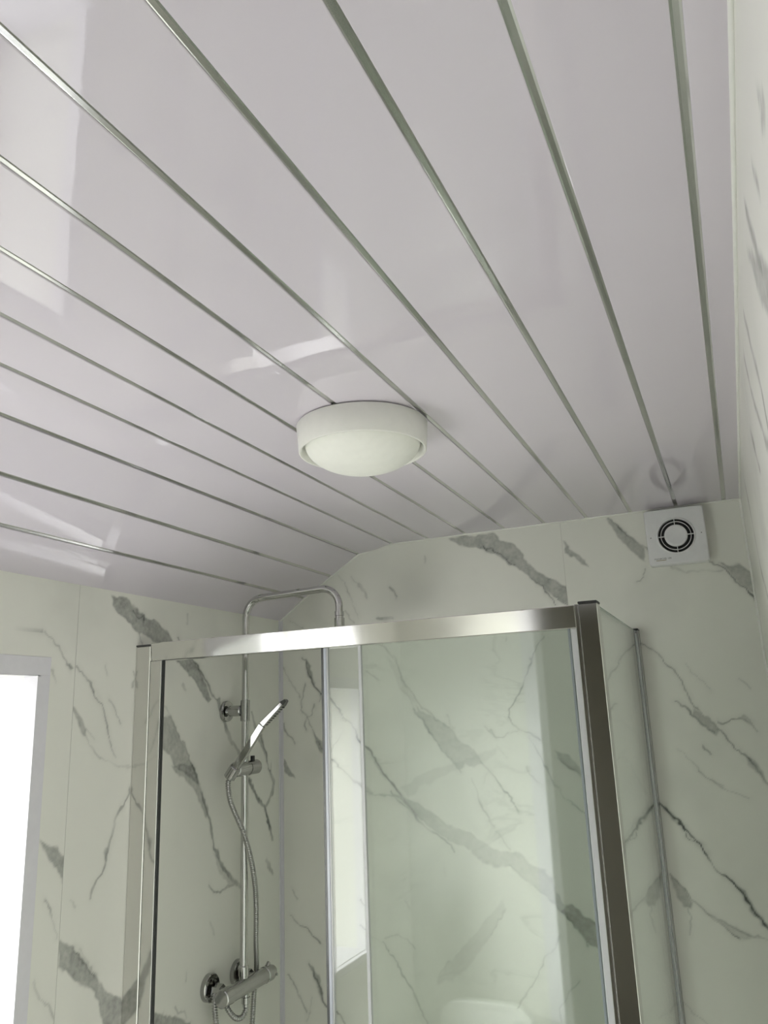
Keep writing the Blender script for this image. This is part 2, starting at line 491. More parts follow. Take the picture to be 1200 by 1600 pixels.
# ------------------------------------------------------------------ marble panels with printed veins
# per panel: (tone, line width in mm or 0 for a filled band, outline in mm across the wall and above the floor)
VEINS = {
    'BL': [
        (0.55, 0, '-783,2420 -719,2424 -666,2423 -632,2419 -605,2387 -578,2378 -557,2361 -547,2341 -541,2318 -518,2292 -492,2282 -472,2261 -447,2242 -411,2230 -413,2176 -451,2197 -481,2219 -506,2243 -531,2272 -567,2304 -594,2321 -631,2351 -664,2369 -699,2381 -739,2391'),
        (0.8, 3.3, '-672,2383 -664,2371 -643,2379 -639,2366 -625,2355 -582,2320 -572,2315'),
        (0.8, 3.2, '-530,2275 -513,2252 -491,2225 -477,2205 -465,2185'),
        (0.7, 3.2, '-461,2201 -431,2183'),
        (0.3, 4.9, '-862,2374 -864,2354'),
        (0.3, 7.2, '-988,2288 -976,2272 -971,2257'),
        (0.35, 7.4, '-1101,2308 -1082,2283 -1073,2261'),
        (0.45, 8.1, '-1040,2188 -1015,2188 -983,2191'),
        (0.4, 2.6, '-1175,2344 -1147,2311 -1134,2280 -1121,2237 -1104,2202'),
        (0.35, 2.6, '-1123,2339 -1101,2307 -1079,2271'),
        (0.5, 5.2, '-1150,2227 -1132,2204 -1118,2187'),
        (0.5, 3.4, '-1362,2207 -1333,2191 -1311,2181'),
        (0.3, 5.1, '-990,2287 -979,2269 -968,2258'),
        (0.6, 0, '-1301,2074 -1281,2057 -1277,2026 -1264,1995 -1247,1970 -1267,1987 -1287,2022 -1299,2053'),
        (0.7, 4.5, '-1316,2088 -1298,2069 -1293,2045 -1281,2021 -1270,1998 -1252,1977 -1246,1968'),
        (0.8, 5.8, '-1246,1968 -1218,1960 -1198,1936 -1182,1911 -1165,1890 -1143,1870 -1130,1845 -1117,1821 -1101,1804 -1074,1784 -1056,1762 -1043,1734 -1023,1704 -998,1674 -978,1655'),
        (0.6, 3.2, '-1179,1908 -1171,1883 -1149,1873'),
        (0.4, 0, '-1084,1794 -1053,1767 -1041,1734 -1013,1697 -978,1662 -978,1653 -1003,1674 -1028,1704 -1054,1734 -1069,1772'),
        (0.5, 4, '-978,1655 -958,1628 -934,1597'),
        (0.45, 4, '-1390,2059 -1372,2037 -1351,2007 -1336,1978 -1327,1957'),
        (0.65, 4.5, '-1303,1997 -1312,1977 -1321,1947 -1324,1919 -1304,1900 -1292,1875 -1278,1850 -1261,1819 -1242,1790 -1208,1760'),
        (0.55, 4, '-1274,1929 -1283,1905 -1304,1890 -1310,1870 -1305,1855'),
        (0.45, 4.1, '-1247,1974 -1250,1954 -1256,1939'),
        (0.5, 0, '-1278,1847 -1255,1824 -1236,1809 -1236,1770 -1259,1795'),
        (0.4, 4.5, '-1208,1760 -1186,1740 -1164,1721 -1132,1693 -1100,1669 -1068,1657 -1025,1655 -978,1651'),
        (0.25, 4.8, '-1213,1789 -1190,1818 -1166,1846'),
        (0.25, 0, '-1137,1702 -1105,1685 -1068,1664 -1079,1653 -1111,1669'),
        (0.45, 5.1, '-1388,1878 -1376,1852 -1358,1832 -1347,1812'),
        (0.55, 0, '-1388,1765 -1374,1753 -1362,1730 -1345,1706 -1365,1713 -1386,1728'),
        (0.36, 0, '-913,1915 -888,1890 -858,1875 -828,1860 -804,1836 -776,1803 -743,1784 -721,1748 -746,1731 -770,1744 -791,1727 -810,1745 -838,1782 -861,1810 -885,1843 -909,1886'),
        (0.65, 5.1, '-924,1906 -902,1876 -878,1838'),
        (0.5, 3.9, '-878,1838 -856,1807 -828,1770 -809,1749 -784,1715'),
        (0.4, 6.3, '-1039,2118 -1012,2096 -986,2064 -974,2034 -964,1999 -942,1969'),
        (0.35, 3.1, '-963,1970 -933,1930 -919,1901'),
        (0.4, 3.5, '-951,1989 -927,1954 -902,1919 -887,1900 -858,1873 -818,1848'),
        (0.3, 4, '-1087,2023 -1065,2015 -1038,1998'),
        (0.14, 0, '-1008,2071 -957,1994 -907,1924 -928,1925 -968,1970 -998,2031'),
        (0.65, 4.3, '-725,1751 -703,1726 -677,1695 -655,1664 -634,1639 -623,1611'),
        (0.25, 3.8, '-703,1726 -714,1708 -718,1686'),
        (0.3, 3, '-819,1881 -813,1859 -799,1841'),
        (0.55, 3.7, '-506,2096 -527,2074 -541,2054 -550,2032 -556,2014 -567,1991 -579,1965 -598,1934 -614,1912 -626,1889 -629,1867 -617,1849 -595,1832 -568,1823 -541,1807'),
        (0.6, 5.7, '-555,2030 -555,2011'),
        (0.4, 5.4, '-586,1830 -559,1820 -541,1809'),
        (0.5, 3.1, '-706,1847 -688,1826 -672,1814 -649,1814 -624,1826 -605,1828'),
        (0.45, 2.9, '-688,1835 -672,1814'),
        (0.45, 3.2, '-573,1812 -553,1781 -542,1750 -531,1715 -515,1690 -492,1656 -468,1631 -440,1606'),
        (0.35, 2.8, '-589,1733 -573,1703 -557,1686 -549,1673'),
        (0.38, 0, '-503,1777 -468,1764 -445,1732 -431,1698 -468,1723 -487,1749'),
        (0.45, 3.1, '-496,1756 -443,1702 -418,1690'),
        (0.3, 3.9, '-754,1695 -741,1669 -729,1638 -725,1616 -713,1591'),
        (0.2, 3.8, '-674,1788 -648,1765 -644,1756'),
        (0.25, 5.8, '-624,2095 -621,2088'),
        (0.16, 0, '-982,1678 -918,1710 -840,1736 -739,1766 -675,1783 -676,1765 -766,1735 -868,1700 -952,1655'),
        (0.4, 0, '-1010,1663 -965,1647 -929,1639 -886,1606 -841,1580 -802,1561 -764,1551 -737,1529 -700,1513 -657,1502 -626,1500 -601,1474 -566,1464 -547,1445 -537,1408 -518,1377 -510,1354 -534,1367 -566,1398 -596,1415 -630,1442 -660,1465 -703,1466 -746,1487 -788,1516 -839,1532 -878,1557 -911,1585 -940,1610'),
        (0.62, 0, '-510,1377 -488,1374 -470,1356 -419,1328 -425,1269 -467,1289 -488,1319 -511,1340 -524,1360'),
        (0.55, 4.6, '-1010,1663 -992,1642 -957,1615 -923,1584 -901,1564 -872,1549 -853,1532 -828,1517 -818,1500'),
        (0.5, 3.4, '-977,1642 -940,1605 -911,1585'),
        (0.55, 3.1, '-663,1468 -645,1461 -630,1449'),
        (0.6, 3.6, '-601,1420 -571,1402 -562,1396'),
        (0.55, 3.6, '-524,1363 -506,1341 -484,1310 -465,1282'),
        (0.45, 3.3, '-735,1642 -723,1617 -706,1582 -686,1558 -666,1528 -652,1509'),
        (0.45, 4.9, '-641,1643 -629,1625 -625,1608'),
        (0.45, 4.8, '-1048,1261 -1009,1271 -980,1263 -967,1249 -956,1235'),
        (0.5, 5.2, '-1057,1253 -1024,1213 -1002,1176 -975,1145 -959,1113 -947,1082 -929,1051'),
        (0.15, 0, '-688,1383 -680,1350 -716,1305 -740,1271 -775,1226 -805,1192 -850,1169 -895,1152 -853,1211 -806,1252 -770,1293 -724,1338'),
        (0.25, 4.5, '-895,1156 -873,1191 -853,1211'),
        (0.2, 3.4, '-679,1359 -704,1320 -727,1291'),
        (0.35, 4.1, '-540,1293 -553,1270 -580,1245 -595,1217 -611,1184 -639,1150 -668,1117'),
        (0.45, 3.1, '-496,1191 -520,1169 -532,1142 -547,1119 -549,1097'),
        (0.2, 4.6, '-854,1459 -856,1439'),
        (0.2, 5.3, '-978,1369 -965,1345'),
        (0.75, 5.1, '-1303,1174 -1287,1157 -1276,1131 -1262,1099 -1249,1070 -1233,1057 -1203,1047 -1190,1025'),
        (0.5, 0, '-1287,1158 -1268,1143 -1264,1113 -1251,1078 -1235,1057 -1258,1077 -1276,1112'),
        (0.45, 4.3, '-1377,1140 -1348,1110 -1331,1078 -1313,1046'),
        (0.5, 4.4, '-1365,1302 -1341,1284 -1304,1270 -1293,1252 -1264,1230'),
        (0.4, 5.9, '-1355,1378 -1342,1354'),
        (0.25, 3.2, '-1291,1081 -1303,1054 -1311,1017'),
        (0.3, 3.7, '-1129,1364 -1111,1342 -1090,1298'),
        (0.4, 3.7, '-1127,1292 -1091,1264 -1069,1258'),
    ],
    'BR': [
        (0.55, 0, '-422,2372 -416,2360 -399,2334 -382,2319 -356,2286 -380,2296 -401,2315 -423,2334'),
        (0.5, 0, '-293,2421 -264,2394 -224,2355 -197,2319 -196,2279 -213,2293 -236,2324 -264,2356 -287,2397'),
        (0.7, 4.6, '-289,2421 -257,2383 -224,2351 -185,2313 -126,2297'),
        (0.5, 0, '-14,2261 12,2247 37,2251 68,2221 75,2156 47,2185 27,2213'),
        (0.75, 4.2, '-45,2278 -1,2238 33,2199 53,2171 73,2143'),
        (0.3, 4.4, '-139,2260 -92,2239 -41,2242 -10,2234'),
        (0.4, 3.5, '-200,2259 -207,2233 -230,2228'),
        (0.55, 3.2, '-257,2062 -234,2052 -219,2045 -201,2029 -184,2010 -171,1989 -148,1958 -139,1935 -133,1910 -123,1884 -107,1866 -91,1846'),
        (0.5, 5.1, '-165,1893 -146,1879 -130,1861 -114,1839 -97,1824 -77,1813'),
        (0.38, 0, '-124,1878 -101,1856 -81,1838 -64,1817 -75,1800 -94,1822 -114,1837 -127,1853'),
        (0.6, 3.8, '-91,1846 -68,1825 -47,1794 -26,1764 -5,1734 10,1715 21,1697 29,1679'),
        (0.35, 0, '-17,1749 2,1737 20,1714 25,1681 5,1708 -13,1730'),
        (0.55, 4.2, '-70,1840 -56,1835 -36,1844 -18,1846 -1,1837 12,1831 25,1812'),
        (0.45, 3.5, '-7,1847 11,1837'),
        (0.3, 2.4, '-130,1992 -119,1974 -106,1961 -90,1937 -76,1917'),
        (0.4, 5, '-1,1946 9,1936 22,1918'),
        (0.4, 4.6, '-111,1778 -105,1767 -99,1756'),
        (0.25, 3.5, '-175,1768 -162,1757 -142,1736 -123,1709 -100,1691 -77,1680'),
        (0.22, 3.7, '-321,1850 -306,1836 -285,1815 -270,1807'),
        (0.3, 5.7, '-320,1750 -302,1734 -289,1711 -281,1680'),
        (0.3, 6, '-299,1726 -286,1693 -268,1656'),
        (0.9, 4.5, '-256,1638 -240,1633 -225,1622 -211,1605 -194,1585 -184,1570 -170,1554 -154,1534 -140,1517 -128,1492 -116,1474 -95,1460 -82,1447 -70,1429 -58,1404 -44,1380 -32,1362 -17,1342'),
        (0.7, 2.9, '-188,1574 -186,1558 -172,1545 -154,1534'),
        (0.5, 0, '-225,1626 -207,1609 -190,1583 -198,1583 -216,1599'),
        (0.55, 0, '-85,1455 -62,1432 -51,1405 -37,1376 -15,1352 -17,1340 -39,1362 -54,1386 -68,1415'),
        (0.45, 0, '-235,1460 -216,1442 -203,1422 -186,1398 -191,1381 -207,1386 -220,1404 -232,1434'),
        (0.6, 3.3, '-237,1464 -216,1440 -196,1416 -175,1395 -152,1374 -128,1353 -109,1334 -88,1321'),
        (0.35, 4.3, '-152,1374 -123,1361 -100,1344 -65,1332 -44,1328 -20,1321'),
        (0.25, 0, '-141,1371 -99,1348 -61,1335 -66,1324 -92,1323 -115,1339'),
        (0.35, 3, '-197,1379 -194,1357 -204,1321'),
        (0.3, 3.3, '-130,1718 -106,1694 -77,1674 -45,1658 -21,1645'),
        (0.35, 5.1, '5,1722 20,1699 29,1668'),
        (0.3, 3.6, '-250,1167 -229,1155 -209,1136 -192,1124'),
        (0.22, 3, '-296,1540 -275,1505 -267,1478'),
    ],
    'LF': [
        (0.62, 0, '1521,2203 1577,2205 1605,2183 1631,2167 1644,2156 1681,2156 1714,2144 1742,2129 1765,2104 1860,2060 1887,2037 1911,2002 1946,1957 1928,1944 1896,1975 1851,2009 1815,2029 1779,2054 1701,2098 1671,2108 1640,2118 1609,2120 1594,2133 1578,2152 1548,2157 1530,2175'),
        (0.8, 2.5, '1606,2173 1625,2152 1640,2162 1644,2146'),
        (0.5, 4.7, '1630,2118 1644,2090'),
        (0.7, 5.1, '1805,2094 1868,2054 1895,2032 1926,1993 1970,1951'),
        (0.5, 4.5, '1879,2045 1910,2011 1950,1966'),
        (0.55, 13.8, '1977,1948 1997,1903 2011,1885 2031,1848 2054,1825 2088,1798 2130,1761'),
        (0.5, 7.3, '2151,1915 2179,1862 2206,1842 2230,1802 2253,1753 2267,1718 2287,1699'),
        (0.45, 0, '2183,1850 2216,1842 2234,1802 2248,1765 2239,1766 2220,1796 2197,1823'),
        (0.4, 4.3, '2270,1756 2268,1727'),
        (0.5, 3.8, '1418,2025 1447,2001 1474,1976 1495,1946 1510,1921 1528,1891 1538,1857 1548,1835 1560,1816'),
        (0.25, 3.1, '1510,2029 1520,2007'),
        (0.35, 3.3, '1529,1950 1559,1913 1577,1893'),
        (0.48, 0, '1411,1933 1428,1928 1447,1907 1461,1881 1457,1867 1444,1878 1430,1907'),
        (0.35, 3.3, '1461,1885 1488,1859'),
        (0.35, 4.5, '1457,1867 1491,1830 1528,1810 1556,1801 1595,1791 1621,1792'),
        (0.5, 8.2, '1610,2018 1615,2002 1612,1982'),
        (0.35, 6.4, '1826,2185 1825,2162'),
        (0.6, 7, '1786,2121 1798,2107'),
        (0.48, 0, '1711,1903 1766,1908 1780,1881 1802,1851 1830,1821 1860,1786 1882,1751 1898,1725 1847,1742 1792,1774 1770,1808 1730,1834'),
        (0.65, 4.7, '1766,1902 1802,1851'),
        (0.65, 4.8, '1816,1843 1867,1773 1882,1751'),
        (0.3, 5.5, '1728,1943 1745,1927 1766,1902'),
        (0.3, 7.8, '1813,1986 1825,1976'),
        (0.45, 0, '1778,1781 1860,1781 1900,1717 1941,1651 1932,1633 1881,1707 1824,1745 1788,1758'),
        (0.55, 8.7, '1860,1781 1905,1710 1942,1634 1953,1577 1995,1516 2037,1470 2091,1432 2136,1384'),
        (0.5, 5.9, '1947,1464 1967,1439 1997,1433 2038,1442 2080,1434'),
        (0.25, 0, '1964,1543 2027,1488 2091,1438 2048,1440 1996,1488'),
        (0.55, 6.5, '1617,1736 1590,1695 1571,1664 1556,1624 1544,1593 1533,1559 1511,1536 1499,1516'),
        (0.5, 9.9, '1547,1611 1546,1588'),
        (0.62, 0, '1418,1450 1453,1426 1490,1394 1525,1351 1560,1315 1603,1288 1632,1268 1732,1220 1814,1186 1848,1165 1902,1132 1559,1241 1546,1281 1527,1320 1500,1336 1461,1364 1419,1396'),
        (0.7, 3.2, '1453,1426 1497,1383 1525,1346'),
        (0.35, 2.8, '1475,1418 1531,1349'),
        (0.5, 5.5, '1813,1205 1822,1190 1848,1185 1861,1164'),
        (0.75, 11.7, '2144,1713 2192,1660 2228,1631 2253,1579 2278,1532'),
        (0.5, 10, '2253,1743 2285,1702 2278,1671 2241,1636'),
        (0.4, 8.9, '2240,1476 2277,1434'),
        (0.25, 9.1, '1960,1366 1975,1331'),
        (0.2, 8.2, '1853,1265 1849,1247'),
        (0.3, 3.9, '1442,1521 1459,1507'),
    ],
    'LN': [
        (0.5, 4.8, '1295,2121 1300,2111 1308,2094'),
        (0.4, 3.7, '1315,2094 1344,2079 1369,2062 1385,2038 1407,2021'),
        (0.45, 4.7, '1349,2012 1363,1988'),
        (0.45, 4.5, '1403,2028 1408,2019'),
        (0.45, 0, '1295,2200 1310,2199 1309,2188'),
        (0.58, 0, '1347,1660 1390,1635 1422,1608 1426,1560 1387,1601'),
        (0.45, 4.4, '1363,1543 1383,1519 1397,1491 1411,1459'),
        (0.4, 4.6, '1352,1390 1375,1352 1406,1316 1429,1285'),
    ],
    'R': [
        (0.55, 21.4, '1054,2363 1008,2296 979,2243 969,2192'),
        (0.55, 19.3, '1187,2369 1162,2307 1085,2231 1012,2176'),
        (0.45, 29.4, '1333,2298 1300,2263 1259,2221'),
        (0.5, 0, '850,2349 686,2240 745,2217 798,2265'),
        (0.4, 99.6, '1877,2354 1823,2271 1767,2147 1638,2064'),
        (0.45, 9.6, '553,2306 533,2279 562,2290'),
        (0.45, 15.2, '662,2322 651,2296'),
        (0.5, 22.5, '786,2362 762,2315 740,2267'),
    ],
}


def value_noise(u, v, wl, seed):
    rs = np.random.RandomState(seed)
    g = rs.rand(256, 256)
    x, y = u / wl, v / wl
    xi, yi = np.floor(x).astype(int), np.floor(y).astype(int)
    fx, fy = x - xi, y - yi
    fx, fy = fx * fx * (3 - 2 * fx), fy * fy * (3 - 2 * fy)
    q = lambda a, b: g[(xi + a) % 256, (yi + b) % 256]
    return (q(0, 0) * (1 - fx) + q(1, 0) * fx) * (1 - fy) + (q(0, 1) * (1 - fx) + q(1, 1) * fx) * fy


def seg_dist(u, v, a, b):
    d = b - a
    l2 = max(float(d @ d), 1e-12)
    t = np.clip(((u - a[0]) * d[0] + (v - a[1]) * d[1]) / l2, 0, 1)
    return np.hypot(u - a[0] - t * d[0], v - a[1] - t * d[1])


def vein_field(key, us, vs):
    uu, vv = np.meshgrid(us, vs, indexing='ij')
    clear = np.ones_like(uu)
    wu = uu + 0.009 * (value_noise(uu, vv, 0.035, 1) - 0.5) + 0.0065 * (value_noise(uu, vv, 0.011, 2) - 0.5)
    wv = vv + 0.009 * (value_noise(uu, vv, 0.035, 3) - 0.5) + 0.0065 * (value_noise(uu, vv, 0.011, 4) - 0.5)
    mod = 0.55 + 0.9 * value_noise(uu, vv, 0.03, 5)
    brk = np.clip(0.30 + 1.15 * value_noise(uu, vv, 0.045, 11), 0.3, 1.1)
    mot = 0.72 + 0.28 * value_noise(uu, vv, 0.02, 6) + 0.14 * value_noise(uu, vv, 0.006, 8)
    for tone, wmm, txt in VEINS.get(key, []):
        P = np.array([[float(c) / 1000 for c in q.split(',')] for q in txt.split()])
        mg = 0.03
        i0, i1 = np.searchsorted(us, [P[:, 0].min() - mg, P[:, 0].max() + mg])
        j0, j1 = np.searchsorted(vs, [P[:, 1].min() - mg, P[:, 1].max() + mg])
        if i1 <= i0 or j1 <= j0:
            continue
        sl = (slice(i0, i1), slice(j0, j1))
        u, v = wu[sl], wv[sl]
        d = np.full(u.shape, 9.0)
        n = len(P)
        if wmm > 0:
            for a, b in zip(P[:-1], P[1:]):
                d = np.minimum(d, seg_dist(u, v, a, b))
            w = min(max(wmm, 2.6), 16.0) / 1000 * mod[sl]
            ft = np.maximum(0.0022, w * 0.35)
            mk = 1 - np.clip((d - w * 0.5 + ft * 0.5) / ft, 0, 1)
            halo = 0.18 * np.exp(-(d / 0.009) ** 2)
            mk = np.maximum(mk * tone, halo * tone) * brk[sl]
        else:
            ins = np.zeros(u.shape, bool)
            for k in range(n):
                a, b = P[k], P[(k + 1) % n]
                d = np.minimum(d, seg_dist(u, v, a, b))
                if a[1] != b[1]:
                    cr = ((a[1] > v) != (b[1] > v)) & (u < (b[0] - a[0]) * (v - a[1]) / (b[1] - a[1]) + a[0])
                    ins ^= cr
            sd = np.where(ins, -d, d)
            mk = 1 - np.clip((sd + 0.003) / 0.006, 0, 1)
            mk = mk * mk * (3 - 2 * mk) * tone * mot[sl] + 0.10 * tone * np.exp(-(sd / 0.004) ** 2)
        clear[sl] *= 1 - np.clip(mk, 0, 1)
    return 1 - clear


def grid_axis(spans):
    out = []
    for a, b, st in spans:
        n = max(1, int(round((b - a) / st)))
        out += list(np.linspace(a, b, n, endpoint=False))
    return np.array(out + [spans[-1][1]])


def panel(parent, key, us, vs, place, skip=None, mat='marble', thick=0.004):
    """A wall panel: fine face grid carrying the vein print, plus its cut edges."""
    fld = vein_field(key, us, vs)
    nu, nv = len(us), len(vs)
    uu, vv = np.meshgrid(us, vs, indexing='ij')
    co = np.stack(place(uu, vv, 0.0), -1).reshape(-1, 3)
    cu, cv = (uu[:-1, :-1] + uu[1:, 1:]) / 2, (vv[:-1, :-1] + vv[1:, 1:]) / 2
    keep = np.ones(cu.shape, bool) if skip is None else ~skip(cu, cv)
    idx = np.arange(nu * nv).reshape(nu, nv)
    q = np.stack([idx[:-1, :-1], idx[1:, :-1], idx[1:, 1:], idx[:-1, 1:]], -1)[keep]
    e = co[q[0]]
    nrm = np.cross(e[1] - e[0], e[3] - e[0])
    inward = np.array([0.0, 0.0, 0.0]) + np.array(place(us[:1], vs[:1], -1.0)).reshape(3) - np.array(place(us[:1], vs[:1], 0.0)).reshape(3)
    if float(nrm @ inward) < 0:
        q = q[:, ::-1]
    base = len(co)
    cc = [(us[0], vs[0]), (us[-1], vs[0]), (us[-1], vs[-1]), (us[0], vs[-1])]
    ex = []
    for dep in (0.0, thick):
        for a, b in cc:
            ex.append(np.array(place(np.array([a]), np.array([b]), dep)).reshape(3))
    co = np.concatenate([co, np.array(ex)])
    side = np.array([[base + k, base + (k + 1) % 4, base + 4 + (k + 1) % 4, base + 4 + k] for k in range(4)])
    if skip is not None:
        side = side[:0]
    q = np.concatenate([q, side])
    me = bpy.data.meshes.new('panel')
    me.vertices.add(len(co))
    me.vertices.foreach_set('co', co.astype(np.float32).ravel())
    me.loops.add(q.size)
    me.loops.foreach_set('vertex_index', q.astype(np.int32).ravel())
    me.polygons.add(len(q))
    me.polygons.foreach_set('loop_start', np.arange(0, q.size, 4, dtype=np.int32))
    me.update(calc_edges=True)
    at = me.attributes.new('vein', 'FLOAT', 'POINT')
    val = np.zeros(len(co), np.float32)
    val[:nu * nv] = fld.ravel()
    at.data.foreach_set('value', val)
    me.materials.append(M[mat])
    o = bpy.data.objects.new('panel', me)
    COL.objects.link(o)
    o.parent = parent
    return o


# ------------------------------------------------------------------ room shell
T = 0.004
# back wall
m = MB().box(XL - 0.4, XR + 0.3, YB, YB + 0.15, -0.1, HC + 0.25)
wall_back = structure(m.build('wall_back', 'plaster'), 'marble-effect panelled back wall with the extractor fan')
XJ = -0.4285
zs = grid_axis([(0.0, 0.98, 0.07), (0.98, HC, 0.003)])
pl_b = lambda u, v, d: (u, np.full_like(u, YB - T + d), v)
cz = np.vectorize(ceil_z)
panel(wall_back, 'BL', grid_axis([(XL, XJ - 0.0004, 0.003)]), zs, pl_b, lambda u, v: v > cz(u) + 0.012)
panel(wall_back, 'BR', grid_axis([(XJ + 0.0004, XR, 0.003)]), zs, pl_b)

# left wall with the window opening
wy0, wy1, wz0, wz1 = WIN
m = MB()
X0 = XL - 0.40
m.box(X0, XL, YF - 0.12, wy0, -0.1, HC + 0.25).box(X0, XL, wy1, YB + 0.15, -0.1, HC + 0.25)
m.box(X0, XL, wy0, wy1, -0.1, wz0 - 0.028).box(X0, XL, wy0, wy1, wz1, HC + 0.25)
wall_left = structure(m.build('wall_left', 'plaster'), 'marble-effect panelled left wall with the window')
YJ = 1.416
zt = JX[-1][1] + 0.012
pl_l = lambda u, v, d: (np.full_like(u, XL + T - d), u, v)
zs = grid_axis([(0.0, 0.95, 0.08), (0.95, zt, 0.003)])
panel(wall_left, 'LF', grid_axis([(YJ + 0.0004, YB, 0.003)]), zs, pl_l)
YK = YJ - 1.0
us = grid_axis([(YK + 0.0004, wy1, 0.08), (wy1, YJ - 0.0004, 0.003)])
zs = grid_axis([(0.0, wz0, 0.08), (wz0, wz1, 0.004), (wz1, zt, 0.003)])
panel(wall_left, 'LN', us, zs, pl_l, lambda u, v: (u > wy0) & (u < wy1) & (v > wz0) & (v < wz1))
panel(wall_left, 'none', grid_axis([(YF, wy0, 0.08), (wy0, YK - 0.0004, 0.03)]), grid_axis([(0.0, wz0, 0.08), (wz0, wz1, 0.08), (wz1, zt, 0.08)]), pl_l,
      lambda u, v: (u > wy0) & (u < wy1) & (v > wz0) & (v < wz1), mat='marble_gen')

# right wall
m = MB().box(XR, XR + 0.12, YF - 0.12, YB + 0.15, -0.1, HC + 0.25)
wall_right = structure(m.build('wall_right', 'plaster'), 'marble-effect panelled right wall beside the camera')
pl_r = lambda u, v, d: (np.full_like(u, XR - T + d), u, v)
zs = grid_axis([(0.0, 1.6, 0.1), (1.6, HC, 0.008)])
panel(wall_right, 'R', grid_axis([(YF, 0.45, 0.1), (0.45, 1.33, 0.008)]), zs, pl_r)
panel(wall_right, 'R', grid_axis([(1.3308, YB, 0.012)]), zs, pl_r)

# wall behind the camera, with the open doorway the photo is taken from
DX0, DX1, DZ = -0.79, 0.035, 2.345
m = MB()
m.box(XL - 0.4, DX0, YF - 0.12, YF, -0.1, HC + 0.25).box(DX1, XR + 0.2, YF - 0.12, YF, -0.1, HC + 0.25)
m.box(DX0, DX1, YF - 0.12, YF, DZ, HC + 0.25)
wall_front = structure(m.build('wall_front', 'plaster'), 'marble-effect panelled wall behind the camera with a doorway')
MB().box(XL, DX0 - 0.05, YF, YF + T, 0, HC).build('panel', 'marble_gen', wall_front)
MB().box(DX0 - 0.05, XR, YF, YF + T, DZ + 0.05, HC).build('panel', 'marble_gen', wall_front)
m = MB()
m.box(DX0 - 0.05, DX0 + 0.01, YF - 0.13, YF + 0.014, 0, DZ - 0.01, 0.003)
m.box(DX1 - 0.01, XR - 0.005, YF - 0.13, YF + 0.014, 0, DZ - 0.01, 0.003)
m.box(DX0 - 0.05, XR - 0.005, YF - 0.13, YF + 0.014, DZ - 0.01, DZ + 0.05, 0.003)
door_1 = structure(m.build('door_1', 'pvc'), 'white painted frame of the open doorway')

# hallway beyond the doorway
m = MB()
hy = YF - 0.12
m.box(-1.5, 0.5, hy - 1.5, hy - 1.4, -0.1, 2.5).box(-1.5, -1.4, hy - 1.4, hy, -0.1, 2.5).box(0.4, 0.5, hy - 1.4, hy, -0.1, 2.5)
m.box(-1.5, 0.5, hy - 1.5, hy, 2.45, 2.55)
structure(m.build('wall_hall', 'hall'), 'dim hallway beyond the doorway')
structure(MB().box(XL - 0.4, XR + 0.6, hy - 1.5, YB + 0.15, -0.1, 0.0).build('floor', 'floor'), 'grey floor of the bathroom')

# ceiling: slab following the flat and sloped profile, planks and chrome strips as its pieces
m = MB()
up = 0.012
vs, fs = [], []
prof = [(XR + 0.2, HC)] + JX[1:-1] + [(XL - 0.1, JX[-1][1] - 0.0725)]
for y in (YF - 0.1, YB + 0.1):
    vs += [(x, y, z + up) for x, z in prof] + [(x, y, HC + 0.24) for x, z in prof]
n = len(prof)
for k in range(n - 1):
    fs += [(k, k + 1, 2 * n + k + 1, 2 * n + k), (n + k, 3 * n + k, 3 * n + k + 1, n + k + 1)]
    fs += [(k, n + k, n + k + 1, k + 1), (2 * n + k, 2 * n + k + 1, 3 * n + k + 1, 3 * n + k)]
fs += [(0, 2 * n, 3 * n, n), (n - 1, 2 * n - 1, 4 * n - 1, 3 * n - 1)]
m.add(vs, fs)
ceiling = structure(m.build('ceiling', 'plaster'), 'glossy white plank ceiling with chrome strips, sloped on the left')

GR = 0.0062                    # half width of a groove


def plank(p0, p1, ya, yb, crown, tilt, curve=0.0, g0=GR, g1=GR):
    a, b = Vector((p0[0], 0, p0[1])), Vector((p1[0], 0, p1[1]))
    t = (b - a).normalized()
    nu = Vector((t.z, 0, -t.x))
    if nu.z > 0:
        nu = -nu                                      # towards the room
    a2, b2 = a + t * g0, b - t * g1
    w = (b2 - a2).length
    seg = 14 if curve == 0 else 24
    bot = []
    for k in range(seg + 1):
        s = k / seg
        h = crown * 4 * s * (1 - s) + tilt * (s - 0.5) + curve * 4 * s * (1 - s)
        bot.append(a2 + t * (w * s) + nu * h)
    be = 0.0012
    ny = 2
    m = MB()
    rows = []
    for y in (ya, yb):
        rows += [(q.x, y, q.z) for q in bot]
    n = seg + 1
    m.add(rows, [(k, k + 1, n + k + 1, n + k) for k in range(seg)], True)
    for q, sg in ((bot[0], -1), (bot[-1], 1)):        # rounded arris and the edge rising into the groove
        ch = [q, q + t * (sg * be * 0.7) - nu * (be * 0.3), q + t * (sg * be) - nu * be, q + t * (sg * be) - nu * 0.009]
        for c0, c1 in zip(ch[:-1], ch[1:]):
            m.add([(c0.x, ya, c0.z), (c1.x, ya, c1.z), (c1.x, yb, c1.z), (c0.x, yb, c0.z)], [(0, 1, 2, 3)])
    c0, c1 = bot[0] - nu * 0.009, bot[-1] - nu * 0.009
    m.add([(c0.x, ya, c0.z), (c1.x, ya, c1.z), (c1.x, yb, c1.z), (c0.x, yb, c0.z)], [(0, 3, 2, 1)])
    return m.build('plank', 'ceil', ceiling, weld=False)


